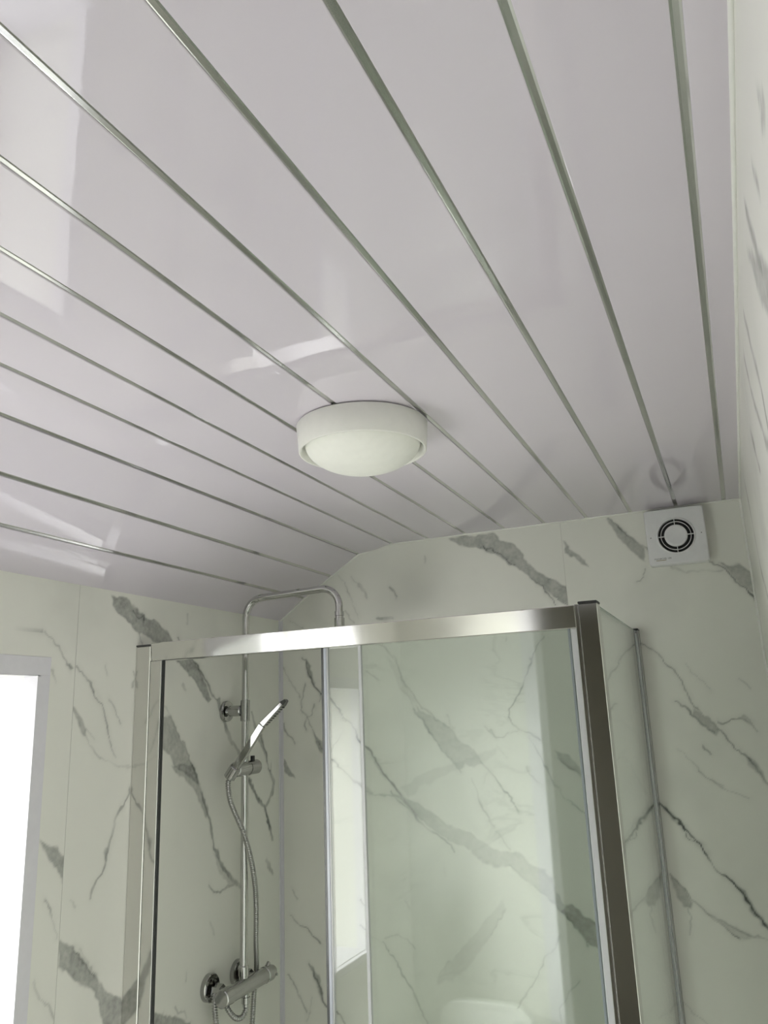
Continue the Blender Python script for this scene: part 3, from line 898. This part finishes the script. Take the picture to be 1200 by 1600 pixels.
random.seed(21)
for k in range(len(JX) - 1):
    last, first = k == len(JX) - 2, k == 0
    cv = 0.0035 if k == 9 else 0.0
    plank(JX[k], JX[k + 1], YF + 0.002, YB - T, random.uniform(-0.00005, 0.00018), random.uniform(-0.00035, 0.00035), cv,
          0.0 if first else GR, 0.0 if last else GR)
for k in range(1, len(JX) - 1):
    x, z = JX[k]
    (xa, za), (xb, zb) = JX[k - 1], JX[k + 1]
    an = math.atan2(zb - za, xb - xa)
    t = Vector((math.cos(an), 0, math.sin(an)))
    nu = Vector((t.z, 0, -t.x))
    if nu.z > 0:
        nu = -nu
    c = Vector((x, 0, z)) - nu * 0.0018
    m = MB()
    hw = 0.0068
    cs = [c - t * hw, c - t * 0.0026 + nu * 0.0009, c + t * 0.0026 + nu * 0.0009, c + t * hw, c + t * hw - nu * 0.002, c - t * hw - nu * 0.002]
    vs = [(q.x, y, q.z) for y in (YF + 0.002, YB - T) for q in cs]
    m.add(vs, [(i, (i + 1) % 6, 6 + (i + 1) % 6, 6 + i) for i in range(6)] + [(0, 1, 2, 3, 4, 5), (11, 10, 9, 8, 7, 6)])
    m.build('chrome_strip', 'strip', ceiling)

# trims and sealant lines
pts = [(x, YB - T - 0.001, z - 0.001) for x, z in JX]
structure(MB().tube(pts, 0.0032, 8).build('trim_1', 'silicone'), 'white sealant bead between ceiling and back wall')
structure(MB().tube([(XR - T - 0.001, YF, HC - 0.001), (XR - T - 0.001, YB - T, HC - 0.001)], 0.0036, 8).build('trim_2', 'silicone'),
          'white sealant bead between ceiling and right wall')
structure(MB().box(XR - T - 0.005, XR, YB - T - 0.005, YB, 0, HC, 0.002).build('trim_3', 'silicone'), 'white corner bead beside the right wall')
m = MB()
m.box(XL + T - 0.001, XL + T + 0.0016, YB - 0.015, YB - T, 0, JX[-1][1] + 0.03).box(XL + T, XL + 0.015, YB - T - 0.0016, YB - T + 0.001, 0, JX[-1][1] + 0.01)
structure(m.build('trim_4', 'pvc'), 'white corner trim where left and back wall meet')

# ------------------------------------------------------------------ window in its deep marble-lined reveal
wx = XL - 0.37
m = MB()
fw = 0.055
m.box(wx, wx + 0.06, wy0, wy0 + fw, wz0 + fw, wz1 - fw, 0.002).box(wx, wx + 0.06, wy1 - fw, wy1, wz0 + fw, wz1 - fw, 0.002)
m.box(wx, wx + 0.06, wy0, wy1, wz1 - fw, wz1, 0.002).box(wx, wx + 0.06, wy0, wy1, wz0, wz0 + fw, 0.002)
window_1 = structure(m.build('window_1', 'pvc'), 'white framed window in the left wall')
MB().box(wx + 0.02, wx + 0.026, wy0 + fw - 0.01, wy1 - fw + 0.01, wz0 + fw - 0.01, wz1 - fw + 0.01).build('pane', 'winglass', window_1)
MB().box(wx, XL, wy1 - T, wy1 + 0.001, wz0, wz1).build('reveal_panel', 'marble_gen', window_1)
MB().box(wx, XL, wy0 - 0.001, wy0 + T, wz0, wz1).build('reveal_panel', 'marble_gen', window_1)
MB().box(wx, XL, wy0, wy1, wz1 - T, wz1 + 0.001).build('reveal_panel', 'pvc', window_1)
m = MB().box(wx + 0.06, XL + T, wy0, wy1, wz0 - 0.026, wz0).box(XL + T, XL + 0.028, wy0 - 0.05, wy1 + 0.04, wz0 - 0.026, wz0, 0.003)
MB.build(m, 'window_sill', 'pvc', window_1)
TW, RT = 0.029, 0.040          # angle trim: face width and return into the reveal
m = MB()
f0, f1 = XL + T - 0.001, XL + T + 0.0022
m.box(f0, f1, wy1 - T, wy1 + TW, wz0, wz1 + 0.036, 0.0008)
m.box(f1 - RT, f1, wy1 - T - 0.002, wy1 - T + 0.0005, wz0, wz1)
m.build('edge_trim', 'pvc', window_1)
m = MB()
m.box(f0, f1, wy0 - TW, wy0 + T, wz0, wz1 + 0.036, 0.0008)
m.box(f1 - RT, f1, wy0 + T - 0.0005, wy0 + T + 0.002, wz0, wz1)
m.build('edge_trim', 'pvc', window_1)
m = MB()
m.box(f0, f1 + 0.0004, wy0 - TW, wy1 + TW, wz1 - T, wz1 + 0.036, 0.0008)
m.box(f1 - RT, f1, wy0, wy1, wz1 - T - 0.002, wz1 - T + 0.0005)
m.build('edge_trim', 'pvc', window_1)

# ------------------------------------------------------------------ shower enclosure
X = ZC                                                # heights below are given above the camera
ZR0, ZR1 = ZC + 0.162, ZC + 0.2075
enc = root('shower_enclosure', (XL, YG, ZTRAY), 'chrome framed glass shower enclosure with sliding door and side panel', 'shower enclosure')
xw0 = XL + T
post = MB().box(xw0, -1.3535, YG, YG + 0.034, ZTRAY, ZC + 0.2005, 0.0015).build('wall_post', 'alu', enc)
MB().box(xw0 - 0.0005, -1.353, YG - 0.0008, YG + 0.0345, ZC + 0.2005, ZC + 0.2045, 0.001).build('end_cap', 'dark_seal', post)
jamb = MB().box(-1.3528, -1.3185, YG + 0.002, YG + 0.015, ZTRAY, ZR0, 0.001).build('door_jamb', 'alu', enc)
m = MB().box(-1.3186, -1.3165, YG + 0.0025, YG + 0.0145, ZTRAY, ZR0)
for k in range(3):
    m.box(-1.3170, -1.3150, YG + 0.0025 + 0.0043 * k, YG + 0.0050 + 0.0043 * k, ZTRAY, ZR0, 0.0005)
m.build('magnetic_seal', 'dark_seal', jamb)
rm = MB().box(-1.3528, -0.2862, YG, YG + 0.036, ZR0, ZR1, 0.0015)
rm.v = [(x, y + (0.0065 * (ZR1 - z) / (ZR1 - ZR0) if y < YG + 0.01 else 0.0), z) for x, y, z in rm.v]   # face leans in towards the floor
rail = rm.build('top_rail', 'alu', enc)
MB().box(-1.3528, -0.2862, YG, YG + 0.036, ZTRAY, ZTRAY + 0.03, 0.0015).build('bottom_rail', 'alu', enc)
MB().box(-0.2858, -0.2788, YG - 0.001, YG + 0.036, ZTRAY, ZC + 0.2085, 0.0007).build('joining_profile', 'alu', enc)
cp = MB().box(-0.2782, -0.2408, YG - 0.002, YG + 0.036, ZTRAY, ZC + 0.2085, 0.0012).build('corner_post', 'alu', enc)
MB().box(-0.2786, -0.2404, YG - 0.0026, YG + 0.0366, ZC + 0.2085, ZC + 0.2135, 0.001).build('end_cap', 'black', cp)
MB().box(-0.3000, -0.2860, YG + 0.010, YG + 0.030, ZTRAY, ZR0, 0.002).build('fixed_jamb', 'pale_seal_sheen', enc)  # pale colour imitates a bright wall mirrored in this profile
# fixed pane (front track) and sliding door (rear track, pushed open to the right)
yf0, yf1 = YG + 0.0095, YG + 0.0155
yd0, yd1 = YG + 0.0245, YG + 0.0305
fx = MB().box(-0.770, -0.300, yf0, yf1, ZTRAY + 0.02, ZR0 + 0.01).build('fixed_pane', 'glass', enc)
m = MB().box(-0.7765, -0.7695, yf0 - 0.001, yf1 + 0.001, ZTRAY + 0.03, ZR0, 0.0005)
m.build('edge_seal', 'pale_seal_sheen', fx)
dr = MB().box(-0.866, -0.3075, yd0, yd1, ZTRAY + 0.035, ZR0 + 0.006).build('sliding_door', 'glass', enc)
m = MB().box(-0.8715, -0.8645, yd0 - 0.0025, yd1 + 0.0025, ZTRAY + 0.035, ZR0, 0.0005)
MB.build(m, 'edge_seal', 'grey_seal', dr)
MB().box(-0.8782, -0.8715, yd0 - 0.0015, yd1 + 0.0015, ZTRAY + 0.035, ZR0, 0.0005).build('magnetic_strip', 'dark_seal', dr)
MB().box(-0.8645, -0.8610, yd0 - 0.0012, yd1 + 0.0012, ZTRAY + 0.035, ZR0, 0.0004).build('edge_seal', 'pale_seal_sheen', dr)
MB().box(-0.3085, -0.3035, yd0 - 0.001, yd1 + 0.001, ZTRAY + 0.035, ZR0, 0.0005).build('edge_seal', 'grey_seal', dr)
# side return panel and its wall channel
sx0, sx1 = -0.2505, -0.2445
sp = MB().box(sx0, sx1, YG + 0.034, YB - 0.010, ZTRAY, ZC + 0.2055).build('side_pane', 'glass', enc)
MB().box(sx0 - 0.0003, sx1 + 0.0003, YG + 0.037, YB - 0.036, ZC + 0.2055, ZC + 0.2072).build('glass_edge', 'glass_edge', sp)
ch = MB().box(-0.2585, -0.2505, YB - 0.040, YB - T, ZTRAY, ZC + 0.2095, 0.001).box(-0.2445, -0.2385, YB - 0.040, YB - T, ZTRAY, ZC + 0.2095, 0.001)
ch.box(-0.2585, -0.2385, YB - 0.010, YB - T, ZTRAY, ZC + 0.2095)
ch = ch.build('wall_channel', 'alu_dark', enc)
MB().box(-0.2590, -0.2380, YB - 0.0405, YB - T, ZC + 0.2095, ZC + 0.2140, 0.001).build('end_cap', 'black', ch)
MB().box(-0.2445, -0.2420, YB - 0.052, YB - 0.040, ZTRAY, ZC + 0.200, 0.0005).build('edge_seal', 'pale_seal_sheen', sp)

tray = root('shower_tray', (XL, YG, 0), 'white low shower tray under the glass enclosure', 'shower tray')
m = MB().box(XL + T, -0.225, YG - 0.02, YB - T, 0.0, 0.035, 0.004)
m.box(XL + T, -0.225, YG - 0.02, YG + 0.05, 0.03, ZTRAY, 0.004).box(XL + T, -0.225, YB - 0.04, YB - T, 0.03, ZTRAY, 0.004)
m.box(XL + T, XL + 0.04, YG, YB - T, 0.03, ZTRAY, 0.004).box(-0.28, -0.225, YG, YB - T, 0.03, ZTRAY, 0.004)
m.build('tray_body', 'ceramic', tray)
MB().cyl((-0.80, 1.98, 0.034), (-0.80, 1.98, 0.041), 0.055, 40, 0.002).build('waste_cover', 'chrome', tray)

# ------------------------------------------------------------------ riser shower with bar valve on the left wall
RX, RY = -1.332, 2.018
colm = root('shower_column', (RX, RY, ZC - 0.70), 'chrome riser shower with overhead arm and thermostatic bar valve on left wall', 'shower')
zarm = ZC + 0.364
pts = [(RX, RY, ZC - 0.655), (RX, RY, zarm - 0.055)]
for k in range(1, 10):
    a = PI / 2 * k / 9
    pts.append((RX + 0.055 * (1 - math.cos(a)), RY, zarm - 0.055 + 0.055 * math.sin(a)))
xe = -1.0175
for k in range(10):
    a = PI / 2 * k / 9
    pts.append((xe - 0.055 + 0.055 * math.sin(a), RY, zarm + 0.006 - 0.055 + 0.055 * math.cos(a)))
pts.append((xe, RY, ZC + 0.292))
MB().tube(pts, 0.0105, 28).build('riser_rail', 'chrome', colm)
# overhead rose on its swivel, mostly hidden behind the top rail
m = MB().turned((xe, RY, ZC + 0.300), (0, 0, -1), [(0, 0), (0, 0.0135), (0.012, 0.0135), (0.013, 0.0120), (0.018, 0.0120), (0.019, 0.0150), (0.046, 0.0150), (0.050, 0.0120), (0.056, 0.0120)], 32)
sw = m.build('swivel_joint', 'chrome', colm)
MB().turned((xe, RY, ZC + 0.246), (0, 0, -1), [(0, 0), (0, 0.020), (0.006, 0.024), (0.010, 0.092), (0.014, 0.095), (0.019, 0.095), (0.021, 0.092), (0.021, 0)], 56).build('shower_rose', 'chrome', colm)
# wall bracket
bz = ZC + 0.038
m = MB().turned((XL + T, RY - 0.004, bz), (1, 0, 0), [(0, 0), (0, 0.0300), (0.007, 0.0300), (0.010, 0.0285), (0.011, 0.0265), (0.011, 0)], 44)
bk = m.build('bracket_flange', 'chrome_dark', colm)
MB().turned((XL + T + 0.010, RY - 0.004, bz), (1, 0, 0), [(0, 0.010), (0.008, 0.010), (0.009, 0.0155), (0.044, 0.0155), (0.047, 0.0130), (0.047, 0)], 32).build('bracket_arm', 'chrome_dark', colm)
MB().cyl((RX, RY, bz - 0.030), (RX, RY, bz + 0.030), 0.0135, 32, 0.001).build('bracket_sleeve', 'chrome_dark', colm)
# slider that carries the hand shower
hz = ZC - 0.1235
m = MB().cyl((RX, RY - 0.052, hz), (RX, RY + 0.062, hz + 0.002), 0.0205, 40, 0.003)
sl = m.build('slider', 'chrome_dark', colm)
MB().turned((RX, RY + 0.010, hz), (0, 1, 0), [(0, 0.0212), (0.0015, 0.0212), (0.0015, 0.0205)], 40).build('slider_seam', 'black', sl)
MB().box(RX + 0.004, RX + 0.012, RY + 0.022, RY + 0.034, hz + 0.018, hz + 0.034, 0.001).build('slider_button', 'black', sl)
hy_ = RY - 0.066
MB().cyl((RX - 0.008, hy_ - 0.001, hz - 0.020), (RX + 0.014, hy_ - 0.001, hz + 0.008), 0.0165, 28, 0.002).build('handset_cup', 'chrome_dark', sl)

# bar valve
VX, VZ = XL + 0.075, ZC - 0.681
YA, YZ = 1.908, 2.156
m = MB().turned((VX, YA + 0.038, VZ), (0, 1, 0), [(0, 0), (0, 0.0205), (0.16, 0.0205), (0.162, 0.0195), (0.166, 0.0195)], 44)
valve = m.build('bar_valve', 'chrome_dark', colm)
kn = MB().turned((VX, YA, VZ), (0, 1, 0), [(0, 0), (0, 0.0200), (0.002, 0.0222), (0.0355, 0.0222), (0.037, 0.0205), (0.037, 0)], 44).build('temperature_knob', 'chrome_dark', valve)
m = MB().turned((VX, YA + 0.204, VZ), (0, 1, 0), [(0, 0.0195), (0.002, 0.0215), (0.030, 0.0215), (0.033, 0.0170), (0.044, 0.0165), (0.044, 0)], 44)
fk = m.build('flow_knob', 'chrome_dark', valve)
MB().cyl((VX, YZ - 0.030, VZ + 0.018), (VX, YZ - 0.018, VZ + 0.027), 0.0055, 16, 0.001).build('knob_stop', 'chrome_dark', fk)
MB().cyl((VX + 0.014, YZ - 0.010, VZ - 0.004), (VX + 0.024, YZ - 0.010, VZ - 0.004), 0.004, 16, 0.0008).build('knob_stop', 'chrome_dark', fk)
for yy in (1.950, 2.084):
    fl = MB().turned((XL + T, yy, VZ + 0.010), (1, 0, 0), [(0, 0), (0, 0.0345), (0.0125, 0.0345), (0.0145, 0.0325), (0.0145, 0.0240), (0.006, 0.0230), (0.006, 0)], 44)
    fl = fl.build('wall_flange', 'chrome_dark', valve)
    MB().cyl((XL + T + 0.006, yy, VZ + 0.006), (VX - 0.010, yy, VZ), 0.0125, 28).build('inlet_pipe', 'chrome_dark', valve)
    vs = [(XL + T + d, yy + 0.0185 * math.cos(PI / 3 * k + 0.3), VZ + 0.004 + 0.0185 * math.sin(PI / 3 * k + 0.3)) for d in (0.022, 0.046) for k in range(6)]
    MB().add(vs, [(k, (k + 1) % 6, 6 + (k + 1) % 6, 6 + k) for k in range(6)] + [(5, 4, 3, 2, 1, 0), (6, 7, 8, 9, 10, 11)]).build('union_nut', 'chrome_dark', valve)
m = MB().turned((RX, RY, VZ + 0.014), (0, 0, 1), [(0, 0.012), (0.010, 0.012), (0.011, 0.0135), (0.034, 0.0135), (0.036, 0.0115), (0.036, 0.0105)], 32)
m.build('riser_union', 'chrome', valve)
m = MB().turned((VX, RY + 0.004, VZ - 0.016), (0, 0, -1), [(0, 0.009), (0.010, 0.009), (0.011, 0.0115), (0.026, 0.0115), (0.028, 0.009), (0.034, 0.0085), (0.034, 0)], 32)
m.build('hose_outlet', 'chrome', valve)

# hand shower resting in the slider
p_t = Vector((RX + 0.001, hy_, hz - 0.010))
TWIST = 0.225                                          # the stick is turned a little towards the back wall
p_b = Vector((-1.2458, 1.9715, ZC + -0.0061))
p_e = Vector((-1.1850, 1.9854, ZC + 0.0514))
hs = root('hand_shower', p_t, 'slim chrome hand shower stick tilted in the slider of the riser', 'hand shower')


def bar_along(a, b, w0, w1, t0, t1, bev, name, mat, parent):
    """Rounded flat bar from a to b in the plane of the riser; w across (along y), t thick."""
    d = (b - a).normalized()
    yv = Vector((-math.sin(TWIST), math.cos(TWIST), 0))
    n = d.cross(yv)
    n = n if n.z > 0 else -n
    vs, fs = [], []
    ring = []
    for s, w, t in ((0, w0, t0), (1, w1, t1)):
        c = a + (b - a) * s
        rr = []
        for su, sv in ((-1, -1), (1, -1), (1, 1), (-1, 1)):
            for k in range(4):
                an = math.atan2(sv, su) - PI / 4 + PI / 2 * k / 3
                rr.append(c + yv * (su * (w / 2 - bev) + bev * math.cos(an)) + n * (sv * (t / 2 - bev) + bev * math.sin(an)))
        ring.append(rr)
    m = MB()
    k16 = 16
    m.add(ring[0] + ring[1], [(k, (k + 1) % k16, k16 + (k + 1) % k16, k16 + k) for k in range(k16)])
    m.add(ring[0], [tuple(reversed(range(k16)))])
    m.add(ring[1], [tuple(range(k16))])
    return m.build(name, mat, parent, weld=True)


dh = (p_b - p_t).normalized()
bar_along(p_t + dh * 0.010, p_b, 0.017, 0.017, 0.019, 0.0195, 0.002, 'handle', 'chrome', hs)
de = (p_e - p_b).normalized()
bar_along(p_b + de * 0.001, p_b + de * 0.005, 0.018, 0.020, 0.014, 0.013, 0.002, 'head_joint', 'black', hs)
hd = bar_along(p_b + de * 0.005, p_e, 0.030, 0.034, 0.017, 0.014, 0.003, 'spray_head', 'chrome', hs)
bar_along(p_e, p_e + de * 0.014, 0.034, 0.028, 0.014, 0.007, 0.003, 'head_tip', 'dark_seal', hs)
yv_ = Vector((-math.sin(TWIST), math.cos(TWIST), 0))
nn = de.cross(yv_)
nn = nn if nn.z < 0 else -nn
pbse = nn * 0.0070
m = MB()
for k in range(9):
    for j in (-1, 0, 1):
        c = p_b + de * (0.012 + k * 0.0082) + nn * 0.0065 + yv_ * (0.0085 * j)
        m.turned(c, nn, [(0, 0.0022), (0.0028, 0.0017), (0.0028, 0)], 8)
tag(m.build('nozzles', 'dark_seal', hd), kind='stuff')
MB().cyl(p_t - dh * 0.010, p_t + dh * 0.012, 0.0085, 24, 0.001).build('hose_nut', 'chrome_dark', hs)

# ribbed metal hose
ctrl = [p_t - dh * 0.008, (-1.338, 1.944, ZC - 0.160), (-1.330, 1.945, ZC - 0.205), (-1.318, 1.962, ZC - 0.252), (-1.309, 1.980, ZC - 0.292),
        (-1.305, 2.000, ZC - 0.340), (-1.306, 2.020, ZC - 0.385), (-1.312, 2.044, ZC - 0.445), (-1.322, 2.064, ZC - 0.515),
        (-1.335, 2.084, ZC - 0.590), (-1.355, 2.118, ZC - 0.665), (-1.366, 2.122, ZC - 0.740), (-1.368, 2.105, ZC - 0.860), (-1.366, 2.040, ZC - 0.985),
        (-1.362, 1.985, ZC - 0.965), (-1.352, 1.935, ZC - 0.850), (-1.352, 1.925, ZC - 0.760), (-1.360, 1.927, ZC - 0.705), (-1.372, 1.945, ZC - 0.676),
        (-1.370, 1.968, ZC - 0.690), (-1.352, 1.972, ZC - 0.722), (-1.338, 1.988, ZC - 0.748), (-1.330, 2.010, ZC - 0.752), (VX, 2.024, ZC - 0.735), (VX, RY + 0.004, ZC - 0.727)]
path = smooth_path(ctrl, 0.0012)
prof = [0.0072, 0.0076, 0.0076, 0.0072, 0.0054]
hose = MB().tube(path, [prof[k % 5] for k in range(len(path))], 12)
tag(hose.build('shower_hose', 'chrome_dark'), 'ribbed chrome hose looping from hand shower down to the bar valve', 'hose')

# ------------------------------------------------------------------ ceiling light
LX, LY, LR = -0.602, 1.310, 0.1265
LH = 0.053
light = root('ceiling_light', (LX, LY, HC), 'round white ceiling light with frosted dome diffuser', 'ceiling light')
MB().turned((LX, LY, HC), (0, 0, -1), [(-0.0005, 0), (-0.0005, LR - 0.012), (0.004, LR - 0.012), (0.004, 0)], 72).build('base_plate', 'lamp', light)
m = MB().turned((LX, LY, HC - 0.0025), (0, 0, -1), [(0, LR - 0.012), (0, LR - 0.001), (0.001, LR), (LH - 0.002, LR - 0.004), (LH - 0.0005, LR - 0.005), (LH, LR - 0.0065), (LH - 0.0005, LR - 0.008), (LH - 0.003, LR - 0.0095), (0.018, LR - 0.0135), (0.014, LR - 0.040)], 96)
m.build('drum_ring', 'lamp', light, weld=True)
DR, DD = LR - 0.0155, 0.057
prof = []
for k in range(19):
    a = PI / 2 * k / 18
    prof.append((LH - 0.016 + DD * math.cos(a) ** 1.0, DR * math.sin(a)))
prof = prof + [(LH - 0.030, DR), (LH - 0.034, DR - 0.004)]
MB().turned((LX, LY, HC), (0, 0, -1), prof, 96).build('dome_diffuser', 'opal', light, weld=True)

# ------------------------------------------------------------------ extractor fan
FS = 0.157
FX0, FZ1 = -0.1870, ZC + 0.5395
fcx, fcz = FX0 + FS / 2, FZ1 - FS / 2
FY = YB - T - 0.031                                    # front face of the fan
fan = root('extractor_fan', (fcx, YB - T, fcz), 'square white extractor fan with round grille high on back wall', 'extractor fan')


def square_pt(a, half, rc):
    """Point on a rounded square at polar angle a."""
    c, s = math.cos(a), math.sin(a)
    k = half / max(abs(c), abs(s))
    x, z = c * k, s * k
    q = half - rc
    if abs(x) > q and abs(z) > q:
        dx, dz = abs(x) - q, abs(z) - q
        l = max(math.hypot(dx, dz), 1e-9)
        x, z = math.copysign(q + dx / l * rc, x), math.copysign(q + dz / l * rc, z)
    return x, z


n = 96
an = [2 * PI * (k + 0.5) / n for k in range(n)]
def fan_ring(y, half=None, rad=None, rc=0.006):
    if rad is not None:
        return [(fcx + rad * math.cos(a), y, fcz + rad * math.sin(a)) for a in an]
    return [(fcx + p[0], y, fcz + p[1]) for p in (square_pt(a, half, rc) for a in an)]
H = FS / 2
rings = [fan_ring(YB - T, H), fan_ring(FY + 0.003, H), fan_ring(FY + 0.0008, H - 0.0012), fan_ring(FY, H - 0.003),
         fan_ring(FY, rad=0.0525), fan_ring(FY - 0.0022, rad=0.0500), fan_ring(FY - 0.0022, rad=0.0480), fan_ring(FY + 0.004, rad=0.0468), fan_ring(FY + 0.022, rad=0.0468)]
m = MB()
for r0, r1 in zip(rings[:-1], rings[1:]):
    m.add(r0 + r1, [(k, (k + 1) % n, n + (k + 1) % n, n + k) for k in range(n)])
face = m.build('faceplate', 'plastic', fan, weld=True)
MB().turned((fcx, FY + 0.0095, fcz), (0, -1, 0), [(0, 0), (0, 0.0468), (0.0035, 0.0466)], 64).build('duct_opening', 'black', fan)
MB().turned((fcx, FY + 0.006, fcz), (0, -1, 0), [(0, 0.0306), (0.006, 0.0306), (0.0078, 0.0290), (0.0078, 0.0240), (0.0062, 0.0215), (0.0058, 0)], 64).build('centre_disc', 'plastic', fan, weld=True)
MB().turned((fcx, FY + 0.006, fcz), (0, -1, 0), [(0, 0.0388), (0.006, 0.0388), (0.006, 0.0404), (0, 0.0404), (0, 0.0388)], 64).build('grille_ring', 'plastic', fan)
for dx, dz in ((1, 0), (-1, 0), (0, 1), (0, -1)):
    a, b = 0.029, 0.0500
    w = 0.0008
    xs = sorted((fcx + dx * a - abs(dz) * w, fcx + dx * b + abs(dz) * w))
    zs_ = sorted((fcz + dz * a - abs(dx) * w, fcz + dz * b + abs(dx) * w))
    MB().box(xs[0], xs[1], FY - 0.0015, FY + 0.006, zs_[0], zs_[1]).build('spoke', 'plastic', fan)
for sx in (-1, 1):
    MB().cyl((fcx + sx * 0.0665, FY + 0.0006, fcz), (fcx + sx * 0.0665, FY - 0.0004, fcz), 0.0016, 14).build('screw', 'grey_ink', fan)


def lettering(txt, size, loc, mat, parent, name='lettering'):
    cu = bpy.data.curves.new(name, 'FONT')
    cu.body = txt
    cu.size = size
    cu.extrude = 0.0001
    cu.space_character = 1.05
    tmp = bpy.data.objects.new(name, cu)
    COL.objects.link(tmp)
    me = bpy.data.meshes.new_from_object(tmp.evaluated_get(bpy.context.evaluated_depsgraph_get()))
    bpy.data.objects.remove(tmp)
    me.name = name
    me.materials.clear()
    me.materials.append(M[mat])
    o = bpy.data.objects.new(name, me)
    COL.objects.link(o)
    o.parent = parent
    off = Vector((0, 0, 0))
    p = parent
    while p is not None:
        off += p.location
        p = p.parent
    o.location = Vector(loc) - off
    o.rotation_euler = (PI / 2, 0, 0)
    return o


lettering('MANROSE 100', 0.0068, (fcx - 0.0640, FY - 0.0002, fcz - 0.0635), 'grey_ink', fan)
MB().box(fcx - 0.0595, fcx - 0.0330, FY - 0.0003, FY + 0.0005, fcz - 0.0665, fcz - 0.0650).build('printed_line', 'ink', fan)

# ------------------------------------------------------------------ toilet behind the enclosure's reflection (seen mirrored in the glass)
TX, TY = -1.045, YF + 0.004
wc = root('toilet', (TX, TY, 0), 'white toilet with raised lid, mirrored faintly in the fixed glass pane', 'toilet')
m = MB()
sec = [(0.0, 0.105, 0.30), (0.05, 0.105, 0.32), (0.22, 0.120, 0.38), (0.34, 0.165, 0.47), (0.40, 0.180, 0.50), (0.41, 0.178, 0.495)]
ns = 40
vs = []
for z, hw, ln in sec:
    for k in range(ns):
        a = 2 * PI * k / ns
        c, s = math.cos(a), math.sin(a)
        yy = s * (ln - hw) + 0.0 if s > 0 else s * 0.0
        vs.append((TX + hw * math.copysign(abs(c) ** 0.8, c), TY + 0.18 * 0 + (hw * 0 + (ln * max(s, 0) ** 0.85) if s > 0 else 0.0), z))
fs = [(i * ns + k, i * ns + (k + 1) % ns, (i + 1) * ns + (k + 1) % ns, (i + 1) * ns + k) for i in range(len(sec) - 1) for k in range(ns)]
fs.append(tuple(range((len(sec) - 1) * ns, len(sec) * ns)))
m.add(vs, fs, True)
m.build('pan', 'ceramic', wc)


def lid_outline(hw, h, r, k):
    pts = [(-hw * 0.92, 0.0), (hw * 0.92, 0.0)]
    for i in range(k + 1):
        a = PI / 2 * i / k
        pts.append((hw - r + r * math.cos(a), h - r * 0.62 + r * 0.62 * math.sin(a)))
    for i in range(k + 1):
        a = PI / 2 + PI / 2 * i / k
        pts.append((-hw + r + r * math.cos(a), h - r * 0.62 + r * 0.62 * math.sin(a)))
    return pts


def lid_mesh(hw, h, r, y0, y1, z0, lean, rim):
    m = MB()
    o1, o2 = lid_outline(hw, h, r, 12), lid_outline(hw - rim, h - rim, r - rim * 0.6, 12)
    n = len(o1)
    at = lambda p, y: (TX + p[0], y + lean * p[1], z0 + p[1])
    A = [at(p, y0) for p in o1]
    B = [at(p, y1) for p in o1]
    C = [at(p, y1) for p in o2]
    D = [at(p, y1 - 0.006) for p in o2]
    for r0, r1 in ((A, B), (B, C), (C, D)):
        m.add(r0 + r1, [(k, (k + 1) % n, n + (k + 1) % n, n + k) for k in range(n)])
    m.add(D, [tuple(range(n))]).add(A, [tuple(reversed(range(n)))])
    return m


lid_mesh(0.182, 0.405, 0.105, TY + 0.145, TY + 0.163, 0.425, 0.03, 0.016).build('lid', 'ceramic', wc, weld=True)
MB().cyl((TX - 0.10, TY + 0.135, 0.425), (TX + 0.10, TY + 0.135, 0.425), 0.012, 20).build('hinge', 'ceramic', wc)
MB().box(TX - 0.17, TX + 0.17, TY, TY + 0.13, 0.36, 0.42, 0.01).build('rear_deck', 'ceramic', wc)

# ------------------------------------------------------------------ unseen ground outside the window, added to shape the daylight
structure(MB().box(-14.0, XL - 0.41, -8.0, 10.0, -0.6, -0.5).build('ground', 'ground'), 'unseen paved ground outside the window, added to shape the light')
